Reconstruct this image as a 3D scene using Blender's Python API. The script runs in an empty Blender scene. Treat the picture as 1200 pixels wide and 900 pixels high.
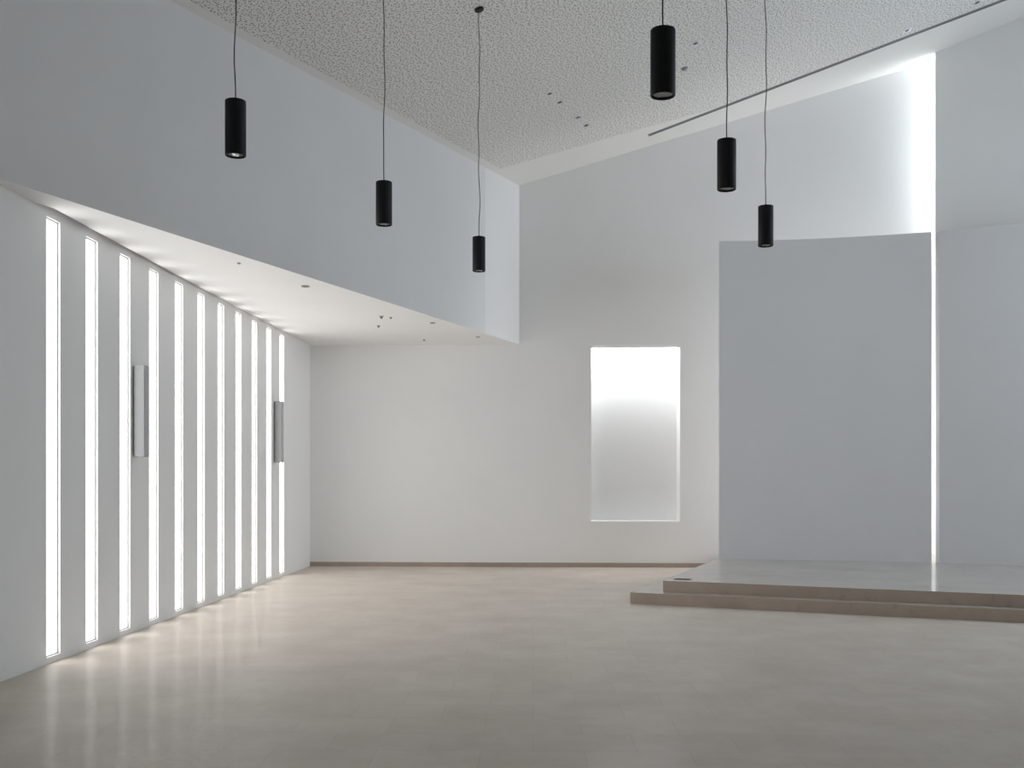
import bpy, bmesh, math, random
from mathutils import Vector, Matrix
random.seed(7)
C = bpy.context.scene.collection
PI = math.pi

# ------------------------------------------------------------------ tuning
SLIT_E   = 3.9     # daylight through the eleven slit windows
NICHE_E  = 12.0     # skylight above the niche
LOW_FILL_E    = 3.6      # fill window added unseen behind the grey panels
SIDE_E   = 7.0       # tall side window hidden behind the upper right wall
HIGH_FILL_E   = 5.5      # fill window band added high in the right-hand wall, out of the frame
EXPOSURE = 0.3

# ------------------------------------------------------------------ materials
def newmat(name):
    m = bpy.data.materials.new(name); m.use_nodes = True
    nt = m.node_tree; b = nt.nodes['Principled BSDF']
    return m, nt, b

def N(nt, t, **kw):
    n = nt.nodes.new(t)
    for k, v in kw.items():
        if k in n.inputs.keys() if hasattr(n.inputs, 'keys') else False: n.inputs[k].default_value = v
        else: setattr(n, k, v)
    return n

def plaster(name, col, rough=0.75, bump=0.12, scale=60):
    m, nt, b = newmat(name)
    tc = N(nt, 'ShaderNodeTexCoord')
    nz = N(nt, 'ShaderNodeTexNoise'); nz.inputs['Scale'].default_value = scale; nz.inputs['Detail'].default_value = 4
    big = N(nt, 'ShaderNodeTexNoise'); big.inputs['Scale'].default_value = 0.9; big.inputs['Detail'].default_value = 3
    ramp = N(nt, 'ShaderNodeValToRGB')
    ramp.color_ramp.elements[0].position = 0.3; ramp.color_ramp.elements[1].position = 0.7
    ramp.color_ramp.elements[0].color = (col[0]*.975, col[1]*.975, col[2]*.975, 1)
    ramp.color_ramp.elements[1].color = (*col, 1)
    bp = N(nt, 'ShaderNodeBump'); bp.inputs['Strength'].default_value = bump; bp.inputs['Distance'].default_value = 0.002
    L = nt.links.new
    L(tc.outputs['Object'], nz.inputs['Vector']); L(tc.outputs['Object'], big.inputs['Vector'])
    L(big.outputs['Fac'], ramp.inputs['Fac']); L(ramp.outputs['Color'], b.inputs['Base Color'])
    L(nz.outputs['Fac'], bp.inputs['Height']); L(bp.outputs['Normal'], b.inputs['Normal'])
    b.inputs['Roughness'].default_value = rough
    b.inputs['Specular IOR Level'].default_value = 0.3
    return m

def plain(name, col, rough=0.5, metal=0.0, spec=0.5):
    m, nt, b = newmat(name)
    tc = N(nt, 'ShaderNodeTexCoord'); nz = N(nt, 'ShaderNodeTexNoise'); nz.inputs['Scale'].default_value = 40
    mr = N(nt, 'ShaderNodeMapRange'); mr.inputs['To Min'].default_value = max(0, rough-.05); mr.inputs['To Max'].default_value = min(1, rough+.05)
    nt.links.new(tc.outputs['Object'], nz.inputs['Vector']); nt.links.new(nz.outputs['Fac'], mr.inputs['Value'])
    nt.links.new(mr.outputs['Result'], b.inputs['Roughness'])
    b.inputs['Base Color'].default_value = (*col, 1); b.inputs['Metallic'].default_value = metal
    b.inputs['Specular IOR Level'].default_value = spec
    return m

def glow(name, col, strength):
    m = bpy.data.materials.new(name); m.use_nodes = True
    nt = m.node_tree; nt.nodes.clear()
    o = N(nt, 'ShaderNodeOutputMaterial'); e = N(nt, 'ShaderNodeEmission')
    e.inputs['Color'].default_value = (*col, 1); e.inputs['Strength'].default_value = strength
    nt.links.new(e.outputs[0], o.inputs['Surface'])
    return m

def stone(name, c0, c1, rough=0.16, seams=True, rot=0.0, spec=0.5, wave=0.05, coat=0.0, wscale=2.6):
    """polished beige stone slabs: cloudy mottling, faint joints, slightly uneven polish"""
    m, nt, b = newmat(name); L = nt.links.new
    tc = N(nt, 'ShaderNodeTexCoord')
    mp = N(nt, 'ShaderNodeMapping'); mp.inputs['Rotation'].default_value = (0, 0, rot)
    L(tc.outputs['Object'], mp.inputs['Vector'])
    cloud = N(nt, 'ShaderNodeTexNoise'); cloud.inputs['Scale'].default_value = 1.7; cloud.inputs['Detail'].default_value = 8; cloud.inputs['Roughness'].default_value = 0.62
    vein = N(nt, 'ShaderNodeTexNoise'); vein.inputs['Scale'].default_value = 9; vein.inputs['Detail'].default_value = 6
    L(mp.outputs[0], cloud.inputs['Vector']); L(mp.outputs[0], vein.inputs['Vector'])
    mix = N(nt, 'ShaderNodeMath', operation='MULTIPLY_ADD'); mix.inputs[1].default_value = 0.4
    L(vein.outputs['Fac'], mix.inputs[0]); L(cloud.outputs['Fac'], mix.inputs[2])
    rp = N(nt, 'ShaderNodeValToRGB')
    rp.color_ramp.elements[0].position = 0.5; rp.color_ramp.elements[0].color = (*c0, 1)
    rp.color_ramp.elements[1].position = 0.9; rp.color_ramp.elements[1].color = (*c1, 1)
    L(mix.outputs[0], rp.inputs['Fac'])
    col = rp.outputs['Color']
    if seams:
        br = N(nt, 'ShaderNodeTexBrick'); br.offset = 0.5
        br.inputs['Scale'].default_value = 1.0
        br.inputs['Brick Width'].default_value = 0.6; br.inputs['Row Height'].default_value = 0.4
        br.inputs['Mortar Size'].default_value = 0.003; br.inputs['Mortar Smooth'].default_value = 0.3
        br.inputs['Color1'].default_value = (.95, .95, .95, 1); br.inputs['Color2'].default_value = (1, 1, 1, 1)
        br.inputs['Mortar'].default_value = (.86, .85, .84, 1)
        L(mp.outputs[0], br.inputs['Vector'])
        mm = N(nt, 'ShaderNodeMix', data_type='RGBA', blend_type='MULTIPLY'); mm.inputs[0].default_value = 1.0
        L(col, mm.inputs[6]); L(br.outputs['Color'], mm.inputs[7]); col = mm.outputs[2]
    L(col, b.inputs['Base Color'])
    mr = N(nt, 'ShaderNodeMapRange'); mr.inputs['To Min'].default_value = rough*0.7; mr.inputs['To Max'].default_value = rough*1.3
    L(vein.outputs['Fac'], mr.inputs['Value']); L(mr.outputs[0], b.inputs['Roughness'])
    wv = N(nt, 'ShaderNodeTexNoise'); wv.inputs['Scale'].default_value = wscale; wv.inputs['Detail'].default_value = 2
    L(mp.outputs[0], wv.inputs['Vector'])
    bp = N(nt, 'ShaderNodeBump'); bp.inputs['Strength'].default_value = wave; bp.inputs['Distance'].default_value = 0.02
    L(wv.outputs['Fac'], bp.inputs['Height']); L(bp.outputs['Normal'], b.inputs['Normal'])
    b.inputs['Specular IOR Level'].default_value = spec
    b.inputs['Coat Weight'].default_value = coat; b.inputs['Coat Roughness'].default_value = .09
    L(bp.outputs['Normal'], b.inputs['Coat Normal'])
    return m

def perforated(name, col, hole):
    """acoustic plasterboard: randomly scattered holes of two sizes, smooth border fields along the walls"""
    m, nt, b = newmat(name); L = nt.links.new
    tc = N(nt, 'ShaderNodeTexCoord'); sp = N(nt, 'ShaderNodeSeparateXYZ'); L(tc.outputs['Object'], sp.inputs[0])
    cx = N(nt, 'ShaderNodeCombineXYZ'); L(sp.outputs['X'], cx.inputs['X']); L(sp.outputs['Y'], cx.inputs['Y'])
    holes = None
    for sc, r in ((25.0, .18), (37.0, .135)):
        v = N(nt, 'ShaderNodeTexVoronoi'); v.voronoi_dimensions = '2D'; v.inputs['Scale'].default_value = sc
        L(cx.outputs[0], v.inputs['Vector'])
        lt = N(nt, 'ShaderNodeMapRange'); lt.inputs['From Min'].default_value = r*.8; lt.inputs['From Max'].default_value = r*1.1
        lt.inputs['To Min'].default_value = 1; lt.inputs['To Max'].default_value = 0
        L(v.outputs['Distance'], lt.inputs['Value'])
        if holes is None: holes = lt.outputs[0]
        else:
            mx = N(nt, 'ShaderNodeMath', operation='MAXIMUM'); L(holes, mx.inputs[0]); L(lt.outputs[0], mx.inputs[1]); holes = mx.outputs[0]
    # field limits (metres): y < 16.1, in front of the slot diffuser, clear of the upper side wall
    def lin(ax, ay, c):     # >0 inside
        a = N(nt, 'ShaderNodeMath', operation='MULTIPLY_ADD'); L(sp.outputs['X'], a.inputs[0]); a.inputs[1].default_value = ax; a.inputs[2].default_value = c
        q = N(nt, 'ShaderNodeMath', operation='MULTIPLY_ADD'); L(sp.outputs['Y'], q.inputs[0]); q.inputs[1].default_value = ay; L(a.outputs[0], q.inputs[2])
        g = N(nt, 'ShaderNodeMath', operation='GREATER_THAN'); g.inputs[1].default_value = 0.0; L(q.outputs[0], g.inputs[0]); return g.outputs[0]
    for args in ((.02, -1, 16.75), (-.29, -1, 17.78), (.928, -.371, 6.49-.10)):
        mu = N(nt, 'ShaderNodeMath', operation='MULTIPLY'); L(holes, mu.inputs[0]); L(lin(*args), mu.inputs[1]); holes = mu.outputs[0]
    mm = N(nt, 'ShaderNodeMix', data_type='RGBA'); L(holes, mm.inputs[0])
    mm.inputs[6].default_value = (*col, 1); mm.inputs[7].default_value = (*hole, 1)
    L(mm.outputs[2], b.inputs['Base Color'])
    b.inputs['Roughness'].default_value = 0.85; b.inputs['Specular IOR Level'].default_value = 0.2
    return m

M = {}
M['white']   = plaster('white_plaster', (.86, .86, .855))
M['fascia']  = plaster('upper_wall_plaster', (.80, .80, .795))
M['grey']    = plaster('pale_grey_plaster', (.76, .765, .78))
M['ceiling'] = perforated('perforated_board', (.82, .81, .785), (.10, .10, .09))
M['floor']   = stone('polished_floor_stone', (.59, .52, .45), (.685, .62, .55), rot=.02, rough=.55, wave=.10, spec=.25, coat=.035, wscale=13)
M['stage']   = stone('platform_stone', (.50, .46, .42), (.58, .54, .495), rot=.39, rough=.5, wave=.0, spec=.3, coat=.55)
M['riser']   = stone('riser_stone', (.46, .38, .32), (.55, .465, .40), rough=.3, seams=False, wave=.02)
M['skirt']   = stone('skirting_stone', (.38, .30, .255), (.45, .365, .31), rough=.35, seams=False, wave=.02)
M['rear']    = plaster('rear_wall_paint', (.22, .20, .185))
M['black']   = plain('matt_black_metal', (.015, .015, .018), .6, 0, .25)
M['cord']    = plain('black_cord', (.02, .02, .02), .6)
M['chrome']  = plain('reflector_metal', (.75, .76, .78), .12, 1.0)
M['glint_ball']    = plain('glint_chrome', (.92, .92, .93), .2, 1.0)
M['lens']    = plain('frosted_lens', (.42, .43, .44), .35)
M['bead']    = plain('grey_glazing_bead', (.48, .49, .50), .4)
M['trimw']   = plain('white_metal', (.78, .78, .78), .4)
M['dark']    = plain('dark_recess', (.08, .08, .085), .7)
M['slotgrey']= plain('grey_slot_frame', (.33, .33, .34), .5)
M['spk']     = plain('light_grey_cabinet', (.29, .295, .305), .55)
M['grille']  = plain('grey_speaker_grille', (.46, .465, .48), .6)
M['steel']   = plain('brushed_steel', (.42, .41, .40), .35, 1.0)
M['pane']    = glow('daylit_frosted_pane', (1.0, .99, .975), SLIT_E)
M['sky']     = glow('niche_skylight_pane', (.95, .975, 1.0), NICHE_E)
M['side']    = glow('side_window_pane', (.89, .95, 1.0), SIDE_E)

M['low']     = glow('low_fill_pane', (.97, .98, 1.0), LOW_FILL_E)
M['high']    = glow('high_fill_pane', (.75, .875, 1.0), HIGH_FILL_E)

# ------------------------------------------------------------------ helpers
def link(name, bm, mats, parent=None, smooth=False, merge=True):
    if merge: bmesh.ops.remove_doubles(bm, verts=bm.verts, dist=1e-5)
    bmesh.ops.recalc_face_normals(bm, faces=bm.faces)
    me = bpy.data.meshes.new(name); bm.to_mesh(me); bm.free()
    for m in (mats if isinstance(mats, (list, tuple)) else [mats]): me.materials.append(m)
    if smooth:
        for p in me.polygons: p.use_smooth = True
        me.set_sharp_from_angle(angle=math.radians(40))
    o = bpy.data.objects.new(name, me); C.objects.link(o)
    if parent: o.parent = parent
    return o

def struct(name, bm, mats, parent=None, **k):
    o = link(name, bm, mats, parent, **k)
    if parent is None: o['kind'] = 'structure'
    return o

def tag(o, label, cat, group=None):
    o['label'] = label; o['category'] = cat
    if group: o['group'] = group
    return o

def empty(name, loc, label, cat, group=None, rz=0.0):
    o = bpy.data.objects.new(name, None); o.empty_display_size = .1; C.objects.link(o)
    o.location = loc; o.rotation_euler = (0, 0, rz)
    return tag(o, label, cat, group)

def copy_tree(o, parent=None):
    c = o.copy(); C.objects.link(c); c.parent = parent
    for ch in o.children: copy_tree(ch, c)
    return c

def prism(bm, xy, z0, z1, mtop=0, mside=0):
    """upright prism over polygon xy; z0 / z1 numbers or functions of (x, y)"""
    f0 = z0 if callable(z0) else (lambda x, y: z0)
    f1 = z1 if callable(z1) else (lambda x, y: z1)
    a = [bm.verts.new((x, y, f0(x, y))) for x, y in xy]
    b = [bm.verts.new((x, y, f1(x, y))) for x, y in xy]
    n = len(xy)
    bm.faces.new(a[::-1]).material_index = mside
    bm.faces.new(b).material_index = mtop
    for i in range(n):
        j = (i+1) % n
        bm.faces.new((a[i], a[j], b[j], b[i])).material_index = mside

def box(bm, x0, x1, y0, y1, z0, z1):
    prism(bm, [(x0, y0), (x1, y0), (x1, y1), (x0, y1)], z0, z1)

def lathe(bm, prof, seg=40, closed=False):
    """revolve (r, z) profile about z"""
    rings = []
    for r, z in prof:
        if r < 1e-6: rings.append([bm.verts.new((0, 0, z))])
        else: rings.append([bm.verts.new((r*math.cos(2*PI*i/seg), r*math.sin(2*PI*i/seg), z)) for i in range(seg)])
    pairs = list(zip(rings[:-1], rings[1:]))
    if closed: pairs.append((rings[-1], rings[0]))
    for p, q in pairs:
        for i in range(seg):
            j = (i+1) % seg
            if len(p) == 1 and len(q) == 1: continue
            if len(p) == 1: bm.faces.new((p[0], q[i], q[j]))
            elif len(q) == 1: bm.faces.new((p[i], p[j], q[0]))
            else: bm.faces.new((p[i], p[j], q[j], q[i]))

def tube(bm, pts, r, seg=8):
    rings = []
    for k, p in enumerate(pts):
        rings.append([bm.verts.new((p[0]+r*math.cos(2*PI*i/seg), p[1]+r*math.sin(2*PI*i/seg), p[2])) for i in range(seg)])
    for p, q in zip(rings[:-1], rings[1:]):
        for i in range(seg):
            j = (i+1) % seg
            bm.faces.new((p[i], p[j], q[j], q[i]))
    bm.faces.new(rings[0][::-1]); bm.faces.new(rings[-1])

def grid_wall(bm, us, zs, void, origin, udir, ndir, t, skip_back=False):
    """wall slab with rectangular openings; cell (i, j) in void is open. ndir points away from the room."""
    O = Vector((*origin, 0)); U = Vector((*udir, 0)); W = Vector((*ndir, 0)) * t
    P = lambda u, z, back: bm.verts.new(O + U*u + Vector((0, 0, z)) + (W if back else Vector()))
    solid = lambda i, j: 0 <= i < len(us)-1 and 0 <= j < len(zs)-1 and (i, j) not in void
    for i in range(len(us)-1):
        for j in range(len(zs)-1):
            if not solid(i, j): continue
            u0, u1, z0, z1 = us[i], us[i+1], zs[j], zs[j+1]
            for bk in (0, 1): bm.faces.new((P(u0, z0, bk), P(u1, z0, bk), P(u1, z1, bk), P(u0, z1, bk)))
            if not solid(i-1, j): bm.faces.new((P(u0, z0, 0), P(u0, z1, 0), P(u0, z1, 1), P(u0, z0, 1)))
            if not solid(i+1, j): bm.faces.new((P(u1, z0, 0), P(u1, z1, 0), P(u1, z1, 1), P(u1, z0, 1)))
            if not solid(i, j-1): bm.faces.new((P(u0, z0, 0), P(u1, z0, 0), P(u1, z0, 1), P(u0, z0, 1)))
            if not solid(i, j+1): bm.faces.new((P(u0, z1, 0), P(u1, z1, 0), P(u1, z1, 1), P(u0, z1, 1)))

# ------------------------------------------------------------------ plan of the room (metres)
CORNER = Vector((-3.497, 18.024))                 # left wall meets back wall
LD = Vector((.0428, .9991)); ND = Vector((.9991, -.0428))
A  = lambda s, t: CORNER + LD*s + ND*t            # s along the left wall (negative towards the viewer), t into the room
ceil_z = lambda x, y: .288*x - .044*y + 7.297
FA = math.radians(21.8); BD = Vector((math.sin(FA), math.cos(FA))); BN = Vector((math.cos(FA), -math.sin(FA)))
SOFFIT = 3.82
NEAR = -22.5                                       # s of the wall behind the viewer

# floor, ceiling
bm = bmesh.new()
prism(bm, [tuple(A(.5, -.4)), tuple(A(.5, 15.3)), tuple(A(NEAR-.4, 15.3)), tuple(A(NEAR-.4, -.4))], -.2, 0)
struct('floor', bm, M['floor'])
bm = bmesh.new()
prism(bm, [tuple(A(1.2, -.4)), tuple(A(1.2, 15.3)), tuple(A(NEAR-.4, 15.3)), tuple(A(NEAR-.4, -.4))], ceil_z, lambda x, y: ceil_z(x, y)+.3)
struct('ceiling', bm, M['ceiling'])

# left wall with eleven slits
SLITS = [-9.321 + .7357*i for i in range(11)]
SW, SZ0, SZ1 = .243, .055, 3.757
us = [NEAR]
for s in SLITS: us += [s, s+SW]
us.append(0.3)
bm = bmesh.new()
grid_wall(bm, us, [0, SZ0, SZ1, 7.6], {(2*i+1, 1) for i in range(11)}, A(0, 0), LD, -ND, .3)
struct('wall_left', bm, M['white'])
for i, s in enumerate(SLITS):
    bm = bmesh.new()
    cell = lambda a, b, z0, z1, t0, t1: prism(bm, [tuple(A(a, t0)), tuple(A(b, t0)), tuple(A(b, t1)), tuple(A(a, t1))], z0, z1)
    e = .012; d0, d1 = -.060, -.022
    cell(s, s+e, SZ0, SZ1, d0, d1); cell(s+SW-e, s+SW, SZ0, SZ1, d0, d1)
    cell(s+e, s+SW-e, SZ0, SZ0+e, d0, d1); cell(s+e, s+SW-e, SZ1-e, SZ1, d0, d1)
    w = struct('window_%d' % (i+1), bm, M['bead'])
    bm = bmesh.new()
    prism(bm, [tuple(A(s+e, -.045)), tuple(A(s+SW-e, -.045)), tuple(A(s+SW-e, -.032)), tuple(A(s+e, -.032))], SZ0+e, SZ1-e)
    link('pane', bm, M['pane'], w)

# back wall with the niche opening, niche lining and its skylight
NT0, NT1, NZ0, NZ1, ND_ = 4.857, 6.368, .783, 3.787, .50
bm = bmesh.new()
grid_wall(bm, [-.3, NT0, NT1, 15], [0, NZ0, NZ1, 12], {(1, 1)}, A(0, 0), ND, LD, ND_)
struct('wall_back', bm, M['white'])
bm = bmesh.new()
prism(bm, [tuple(A(ND_, NT0-.2)), tuple(A(ND_, NT1+.2)), tuple(A(ND_+.15, NT1+.2)), tuple(A(ND_+.15, NT0-.2))], NZ0-.2, NZ1+.3)
struct('wall_niche', bm, M['white'])
bm = bmesh.new()
r4 = lambda a, b, c, d: [tuple(A(a, c)), tuple(A(a, d)), tuple(A(b, d)), tuple(A(b, c))]
zt = NZ1
prism(bm, r4(.05, .07, NT0, NT1), zt-.03, zt); prism(bm, r4(ND_-.02, ND_, NT0, NT1), zt-.03, zt)
prism(bm, r4(.07, ND_-.02, NT0, NT0+.02), zt-.03, zt); prism(bm, r4(.07, ND_-.02, NT1-.02, NT1), zt-.03, zt)
w = struct('window_12', bm, M['trimw'])
bm = bmesh.new(); prism(bm, r4(.07, ND_-.02, NT0+.02, NT1-.02), zt-.02, zt-.005)
link('pane', bm, M['sky'], w)

# skirting along the back wall
bm = bmesh.new(); prism(bm, r4(-.015, 0, .0, 6.95), 0, .074)
struct('baseboard_back', bm, M['skirt'])

# soffit over the slit windows, upper side wall above it, and its far end, light painted in as whiter plaster
F0 = Vector((-3.728, 8.165)); FD = (Vector((.148, 17.93)) - F0).normalized(); FN = Vector((FD.y, -FD.x))
fp = lambda y: F0 + FD*((y-F0.y)/FD.y)
near = fp(7.0); lit_edge = fp(16.49); far = fp(18.05)
bm = bmesh.new()
lw = lambda s: tuple(A(s, -.05))
inner = lambda y: fp(y) - FN*.3
prism(bm, [tuple(inner(8.60)), tuple(far - FN*.3), lw(.05)], SOFFIT, SOFFIT+.18)
o = struct('ceiling_soffit', bm, M['white'])
def slab(p, q, n, t, z0, z1, mat, name):
    bm = bmesh.new()
    prism(bm, [tuple(p), tuple(q), tuple(q - n*t), tuple(p - n*t)], z0, z1)
    bm.faces.ensure_lookup_table(); bm.faces[0].material_index = 1      # underside continues the white soffit
    return struct(name, bm, [mat, M['white']])
up = lambda x, y: ceil_z(x, y) + .15
slab(near, lit_edge, FN, .3, SOFFIT+.0, up, M['fascia'], 'wall_upper')
slab(lit_edge, far, FN, .3, SOFFIT+.0, up, M['white'], 'wall_upper_lit')

# platform: two stone steps in front of the curved panel
PA_ = math.radians(22.4); pb = Vector((math.sin(PA_), math.cos(PA_))); pc = Vector((math.cos(PA_), -math.sin(PA_)))
def step(name, p, z0, z1):
    p = Vector(p); q = p + pc*8.2
    l = p + pb*((A(0, 0).y - .35 - p.y)/pb.y)
    bm = bmesh.new()
    prism(bm, [tuple(p), tuple(q), tuple(q + pb*7), tuple(l)], z0, z1, 0, 1)
    return struct(name, bm, [M['stage'], M['riser']])
step('floor_step', (1.455, 12.80), 0, .14)
step('floor_platform', (1.862, 12.845), .14, .28)

# curved grey panel standing clear of the back wall, and the straight one to the right of the gap
PTOP = 5.17
arc = [(3.177, 15.983), (3.80, 15.935), (4.419, 15.850), (4.95, 15.745), (5.459, 15.612), (5.83, 15.500), (6.195, 15.374)]
def spline(pts, n):
    out = []
    for i in range(len(pts)-1):
        p0 = Vector(pts[max(i-1, 0)]); p1 = Vector(pts[i]); p2 = Vector(pts[i+1]); p3 = Vector(pts[min(i+2, len(pts)-1)])
        for k in range(n):
            t = k/n
            out.append(.5*((2*p1) + (p2-p0)*t + (2*p0-5*p1+4*p2-p3)*t*t + (3*p1-p0-3*p2+p3)*t**3))
    out.append(Vector(pts[-1])); return out
front = spline(arc, 5); back = []
for i, p in enumerate(front):
    d = (front[min(i+1, len(front)-1)] - front[max(i-1, 0)]).normalized()
    back.append(p + (BD*.22 if i == 0 else Vector((-d.y, d.x))*.20))
bm = bmesh.new()
prism(bm, [tuple(p) for p in front] + [tuple(p) for p in back[::-1]], .28, PTOP)
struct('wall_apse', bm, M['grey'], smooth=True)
rp = Vector((6.287, 15.309)); rq = rp + BN*4.9
bm = bmesh.new(); prism(bm, [tuple(rp), tuple(rq), tuple(rq + BD*.16), tuple(rp + LD*.16)], .28, PTOP)
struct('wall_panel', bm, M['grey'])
ru = Vector((6.988, 17.185)); rv = ru + BN*5.2
bm = bmesh.new(); prism(bm, [tuple(ru), tuple(rv), tuple(rv + BD*.08), tuple(ru + BD*.08)], 5.3, up)
struct('wall_right', bm, M['white'])

# the tall side window sits in the return behind the upper right wall; an unseen second one is added, with its wall, to fill light behind the panels
c4 = lambda a, b, t0, t1: [tuple(A(a, t0)), tuple(A(b, t0)), tuple(A(b, t1)), tuple(A(a, t1))]
def side_window(tS, a0, a1, w0, w1, z0, z1, y0, y1, mat, nwall, nwin):
    bm = bmesh.new()
    grid_wall(bm, [a0, w0, w1, a1], [z0, y0, y1, z1], {(1, 1)}, A(0, tS), LD, ND, .2)
    struct(nwall, bm, M['white'])
    bm = bmesh.new(); e = .012
    prism(bm, c4(w0, w0+e, tS+.04, tS+.09), y0, y1); prism(bm, c4(w1-e, w1, tS+.04, tS+.09), y0, y1)
    prism(bm, c4(w0+e, w1-e, tS+.04, tS+.09), y0, y0+.03); prism(bm, c4(w0+e, w1-e, tS+.04, tS+.09), y1-.03, y1)
    w = struct(nwin, bm, M['bead'])
    bm = bmesh.new(); prism(bm, c4(w0+e, w1-e, tS+.055, tS+.07), y0+.03, y1-.03)
    link('pane', bm, mat, w)
side_window(11.15, -.60, .05, -.52, -.02, 5.3, 9.6, 5.35, 8.55, M['side'], 'wall_return', 'window_13')
side_window(12.0, -3.0, .05, -2.6, -.1, .28, 5.6, .30, 3.6, M['low'], 'wall_recess', 'window_15')

# unseen lid added behind the straight panel to block light from below
bm = bmesh.new()
prism(bm, [tuple(rp + LD*.161), tuple(rq + BD*.161), tuple(rv - BD*.01), tuple(ru - BD*.01)], 5.02, 5.14)
struct('light_block_lid', bm, M['white'])

# walls out of the frame
HS0, HS1, HZ0, HZ1, HT = -9.6, -3.2, 3.2, 5.9, 14.9      # added fill window band, high in the far right-hand wall
bm = bmesh.new()
grid_wall(bm, [NEAR-.3, HS0, HS1, .3], [0, HZ0, HZ1, 12], {(1, 1)}, A(0, HT), LD, ND, .3)
struct('wall_side', bm, M['white'])
bm = bmesh.new(); n = 5; wd = (HS1-HS0)/n
for k in range(n+1):
    c = HS0 + wd*k; prism(bm, c4(max(HS0, c-.03), min(HS1, c+.03), HT+.08, HT+.14), HZ0, HZ1)
for z in (HZ0, HZ1-.06): prism(bm, c4(HS0, HS1, HT+.085, HT+.135), z, z+.06)
w = struct('window_14', bm, M['trimw'])
for k in range(n):
    bm = bmesh.new(); prism(bm, c4(HS0+wd*k+.03, HS0+wd*(k+1)-.03, HT+.10, HT+.115), HZ0+.06, HZ1-.06)
    link('pane', bm, M['high'], w)
bm = bmesh.new(); prism(bm, c4(NEAR-.3, NEAR, -.3, 15.2), 0, 12)
struct('wall_front', bm, M['rear'])

# ------------------------------------------------------------------ pendant lamps
PR, PH = .0705, .375
def make_pendant():
    r = empty('pendant_lamp', (0, 0, 0), '', 'lamp', 'black cylinder pendant lamps')
    bm = bmesh.new(); b = .006
    lathe(bm, [(0, PH), (PR-b, PH), (PR-b*.3, PH-b*.3), (PR, PH-b), (PR, .004), (PR-.003, 0), (PR-.009, 0), (PR-.010, .004), (PR-.010, PH-.02), (0, PH-.02)])
    link('lamp_shade', bm, M['black'], r, smooth=True)
    bm = bmesh.new()
    lathe(bm, [(PR-.0105, .012), (PR-.014, .030), (PR-.024, .060), (.026, .085), (.020, .085), (PR-.028, .060), (PR-.018, .030), (PR-.0145, .012)], closed=True)
    link('reflector', bm, M['chrome'], r, smooth=True)
    bm = bmesh.new(); lathe(bm, [(0, .016), (PR-.0155, .016), (PR-.0155, .022), (0, .022)])
    link('lens', bm, M['lens'], r, smooth=True)
    bm = bmesh.new(); lathe(bm, [(0, PH+.018), (.006, PH+.018), (.009, PH+.012), (.009, PH-.001), (0, PH-.001)], 20)
    link('cord_grip', bm, M['black'], r, smooth=True)
    return r
def cord_and_canopy(r, x, y, z, seed):
    rnd = random.Random(seed); top = ceil_z(x, y) - z
    a0, a1, p0, p1 = rnd.uniform(.005, .009), rnd.uniform(.003, .005), rnd.uniform(0, 6), rnd.uniform(0, 6)
    pts = []; n = 46; z0 = PH+.012
    for i in range(n+1):
        t = i/n; zz = z0 + (top - .012 - z0)*t; e = min(1, t*9, (1-t)*9)
        pts.append((e*(a0*math.sin(zz*4.2+p0) + a1*math.sin(zz*11+p1)), e*a1*math.cos(zz*6+p1), zz))
    bm = bmesh.new(); tube(bm, pts, .0042); link('cord', bm, M['cord'], r, smooth=True)
    bm = bmesh.new(); lathe(bm, [(0, 0), (.05, 0), (.05, -.022), (.046, -.026), (.012, -.028), (0, -.028)], 28)
    c = link('canopy', bm, M['black'], r, smooth=True)
    c.location = (0, 0, top + .0005)
    n_ = Vector((-.288, .044, 1)).normalized(); c.rotation_euler = n_.to_track_quat('Z', 'Y').to_euler()
F, HC = 1220.0, 1.6
pend = [   # x, depth, height of the lower rim, label
    (-1.880, 7.08, 3.760, 'black cylinder pendant lamp farthest left, with a bright glint in its mouth'),
    (-1.113, 9.05, 3.760, 'black cylinder pendant lamp between the glinting one and the one whose ceiling rose shows'),
    (-.362, 11.40, 3.815, 'black cylinder pendant lamp whose round ceiling rose shows at the top of its cord'),
    (.851, 5.87, 3.728, 'largest and nearest black cylinder pendant lamp, right of the middle at the top'),
    (1.612, 7.82, 3.731, 'black cylinder pendant lamp in front of the white wall, middle of the right-hand three'),
    (2.381, 9.77, 3.735, 'black cylinder pendant lamp whose lower end overlaps the grey curved panel'),
]
proto = make_pendant(); lamps = [proto]
for i in range(1, 6): lamps.append(copy_tree(proto))
for i, ((x, y, z, lab), o) in enumerate(zip(pend, lamps)):
    o.location = (x, y, z); o['label'] = lab
    cord_and_canopy(o, x, y, z, i+3)
# added chrome bowl and ball replace this lamp's lens to make its glint
for ch in list(proto.children):
    if ch.name.split('.')[0] == 'lens': bpy.data.objects.remove(ch)
bm = bmesh.new(); lathe(bm, [(max(0, .055*math.sin(PI/2*k/10)), .012+.075*math.cos(PI/2*k/10)) for k in range(11)]); link('glint_bowl', bm, M['chrome'], proto, smooth=True)
bm = bmesh.new(); lathe(bm, [(.033*math.sin(PI*k/12), .038-.034*math.cos(PI*k/12)) for k in range(13)], 24); link('glint_ball', bm, M['glint_ball'], proto, smooth=True)

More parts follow.
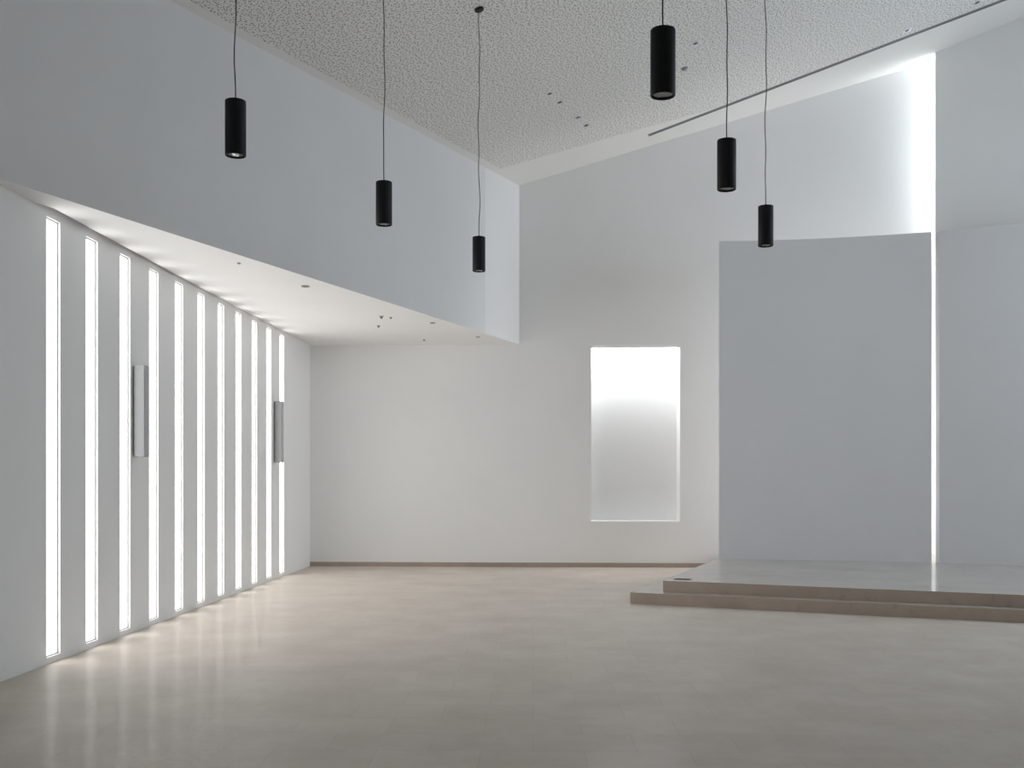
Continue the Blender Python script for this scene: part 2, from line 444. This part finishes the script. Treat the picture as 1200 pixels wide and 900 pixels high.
# ------------------------------------------------------------------ recessed ceiling downlights
nrm = Vector((-.288, .044, 1)).normalized(); TILT = nrm.to_track_quat('Z', 'Y').to_euler()
def make_downlight(r=.068):
    o = empty('downlight', (0, 0, 0), '', 'downlight', 'recessed downlights in the sloping ceiling')
    bm = bmesh.new(); lathe(bm, [(r*.78, -.001), (r*.80, -.007), (r, -.007), (r*1.03, -.001)], 32, closed=True)
    link('trim_ring', bm, M['trimw'], o, smooth=True)
    bm = bmesh.new(); lathe(bm, [(r*.78, -.005), (r*.5, -.0015), (r*.46, -.0015), (r*.76, -.006)], 32, closed=True)
    link('reflector', bm, M['chrome'], o, smooth=True)
    bm = bmesh.new(); lathe(bm, [(0, -.0012), (r*.5, -.0012), (r*.5, -.002), (0, -.002)], 32)
    link('lamp_face', bm, M['dark'], o, smooth=True)
    return o
spots = [
    (.516, 14.297, 'ceiling downlight at the upper left end of the row of four over the niche'),
    (.675, 14.704, 'second from upper left in the row of four ceiling downlights'),
    (.978, 15.492, 'third from upper left in the row of four ceiling downlights'),
    (1.135, 15.913, 'lowest right of the row of four ceiling downlights, closest to the back wall'),
    (2.470, 14.016, 'lone ceiling downlight just right of the largest pendant lamp'),
    (6.003, 15.817, 'ceiling downlight beside the long slot, just above the bright strip window'),
    (6.918, 15.487, 'ceiling downlight beside the long slot at the top right corner'),
]
pd = make_downlight()
for i, (x, y, lab) in enumerate(spots):
    o = pd if i == 0 else copy_tree(pd)
    o.location = (x, y, ceil_z(x, y)); o.rotation_euler = TILT; o['label'] = lab
# small round detector beside the nearest pendant
o = empty('smoke_detector', (2.445, 14.768, ceil_z(2.445, 14.768)), 'small grey round detector on the ceiling right of the largest pendant lamp', 'smoke detector')
o.rotation_euler = TILT
bm = bmesh.new(); lathe(bm, [(0, 0), (.05, 0), (.05, -.012), (.045, -.016), (0, -.016)], 28); link('base', bm, M['slotgrey'], o, smooth=True)
bm = bmesh.new(); lathe(bm, [(0, -.015), (.034, -.015), (.030, -.034), (.018, -.04), (0, -.04)], 28); link('sensor_head', bm, M['lens'], o, smooth=True)

# long slot diffuser across the ceiling
g0 = Vector((2.255, 17.194)); g1 = Vector((9.2, 15.17)); gd = (g1-g0).normalized(); gn = Vector((-gd.y, gd.x))
o = empty('slot_diffuser', (g0.x, g0.y, ceil_z(g0.x, g0.y)), 'long thin dark slot running along the ceiling in front of the back wall', 'air vent')
def strip(a, b, dz0, dz1, cut=0):
    p, q = g0 + gd*cut, g1 - gd*cut
    bm = bmesh.new()
    prism(bm, [tuple(w - g0) for w in (p+gn*a, q+gn*a, q+gn*b, p+gn*b)],
          lambda x, y: ceil_z(x, y)-ceil_z(0, 0)+dz0, lambda x, y: ceil_z(x, y)-ceil_z(0, 0)+dz1)
    return bm
link('frame_edge', strip(-.05, -.034, -.010, .002), M['slotgrey'], o)
link('frame_edge', strip(.034, .05, -.010, .002), M['slotgrey'], o)
link('blade', strip(-.005, .005, -.008, .002), M['slotgrey'], o)
link('slot', strip(-.034, .034, -.004, .002), M['dark'], o)

# fittings in the low soffit
def make_soffit_spot():
    o = empty('soffit_downlight', (0, 0, 0), '', 'downlight', 'small spots in the white soffit')
    r = .038
    bm = bmesh.new(); lathe(bm, [(r*.7, -.0005), (r*.72, -.012), (r, -.012), (r*1.04, -.0005)], 28, closed=True); link('trim_ring', bm, M['slotgrey'], o, smooth=True)
    bm = bmesh.new(); lathe(bm, [(0, -.002), (r*.71, -.002), (r*.71, -.004), (0, -.004)], 28); link('lamp_face', bm, M['dark'], o, smooth=True)
    return o
ps = make_soffit_spot()
for i, (x, y, sc, lab) in enumerate([
    (-2.442, 12.311, 1.25, 'largest dark spot in the white soffit, above the middle slit windows'),
    (-1.166, 15.302, 1.0, 'small spot near the soffit edge, third along its edge from the viewer'),
    (-.553, 16.875, .8, 'small spot at the tip of the soffit below the farthest left-hand pendant lamp'),
    (-2.876, 10.965, .5, 'faint small spot in the soffit closest to the viewer')]):
    o = ps if i == 0 else copy_tree(ps)
    o.location = (x, y, SOFFIT); o.scale = (sc, sc, 1); o['label'] = lab
def make_sensor():
    o = empty('ceiling_sensor', (0, 0, 0), '', 'sensor', 'tiny sensors under the white soffit')
    bm = bmesh.new(); lathe(bm, [(0, 0), (.024, 0), (.024, -.008), (.02, -.012), (0, -.012)], 20); link('base', bm, M['slotgrey'], o, smooth=True)
    bm = bmesh.new(); lathe(bm, [(0, -.011), (.012, -.011), (.010, -.026), (0, -.028)], 16); link('sensor_head', bm, M['dark'], o, smooth=True)
    return o
pq = make_sensor()
for i, (x, y, sc, lab) in enumerate([
    (-1.841, 14.68, 1.3, 'dark sensor under the soffit, left one of the close pair'),
    (-1.72, 14.78, .9, 'tiny sensor under the soffit, right one of the close pair'),
    (-2.002, 15.61, 1.1, 'small sensor under the soffit just beyond the close pair'),
    (-1.456, 17.251, .9, 'tiny sensor under the soffit nearest the back wall')]):
    o = pq if i == 0 else copy_tree(pq)
    o.location = (x, y, SOFFIT); o.scale = (sc, sc, sc); o['label'] = lab

# ------------------------------------------------------------------ column loudspeakers on the slit wall
def make_speaker():
    """local x = out of the wall, y = along the wall, z up, origin at the middle of the wall side"""
    o = empty('column_speaker', (0, 0, 0), '', 'loudspeaker', 'slim column loudspeakers on the slit wall')
    H = .46
    bm = bmesh.new(); box(bm, .016, .125, -.055, .055, -H, H)
    bmesh.ops.bevel(bm, geom=list(bm.edges), offset=.004, segments=2, affect='EDGES')
    link('cabinet', bm, M['spk'], o)
    bm = bmesh.new(); box(bm, .124, .131, -.051, .051, -H+.008, H-.008)
    bmesh.ops.bevel(bm, geom=list(bm.edges), offset=.003, segments=2, affect='EDGES')
    link('grille', bm, M['grille'], o)
    for z in (-H+.02, H-.02):
        bm = bmesh.new(); box(bm, .0, .035, -.02, .02, z-.015, z+.015); box(bm, .035, .065, -.058, .058, z-.008, z+.008)
        link('wall_bracket', bm, M['slotgrey'], o)
    return o
sp = make_speaker()
for i, (s, lab) in enumerate([
    (-7.50, 'slim grey column loudspeaker between the third and fourth slit windows'),
    (-2.27, 'slim grey column loudspeaker at the farthest slit window, next to the corner')]):
    o = sp if i == 0 else copy_tree(sp)
    p = A(s, .0); o.location = (p.x, p.y, 2.23); o.rotation_euler = (0, 0, math.atan2(ND.y, ND.x)); o['label'] = lab

# floor box lid at the corner of the platform
o = empty('floor_box', (2.13, 12.985, .28), 'small thin floor box lid on the left front corner of the platform', 'floor box', rz=-PA_)
bm = bmesh.new(); box(bm, -.11, .11, -.055, .055, 0, .006); bmesh.ops.bevel(bm, geom=list(bm.edges), offset=.002, segments=1, affect='EDGES')
link('lid_frame', bm, M['steel'], o)
bm = bmesh.new(); box(bm, -.095, .095, -.042, .042, .0055, .009); link('lid', bm, M['dark'], o)

# ------------------------------------------------------------------ world, camera, view
w = bpy.data.worlds.new('World'); bpy.context.scene.world = w; w.use_nodes = True
bg = w.node_tree.nodes['Background']; bg.inputs['Color'].default_value = (.8, .87, 1, 1); bg.inputs['Strength'].default_value = .6

cd = bpy.data.cameras.new('camera'); cam = bpy.data.objects.new('camera', cd); C.objects.link(cam)
cam.location = (0, 0, HC); cam.rotation_euler = (PI/2, 0, 0)
cd.sensor_width = 36; cd.lens = F/1200*36; cd.shift_y = (555-450)/1200; cd.clip_start = .05
sc = bpy.context.scene; sc.camera = cam
sc.view_settings.view_transform = 'Standard'; sc.view_settings.look = 'None'
sc.view_settings.gamma = 1; sc.view_settings.use_curve_mapping = False
sc.view_settings.exposure = EXPOSURE
cy = sc.cycles
cy.max_bounces = 14; cy.diffuse_bounces = 10; cy.glossy_bounces = 6
cy.use_denoising = True; cy.caustics_reflective = False; cy.caustics_refractive = False; cy.sample_clamp_indirect = 6
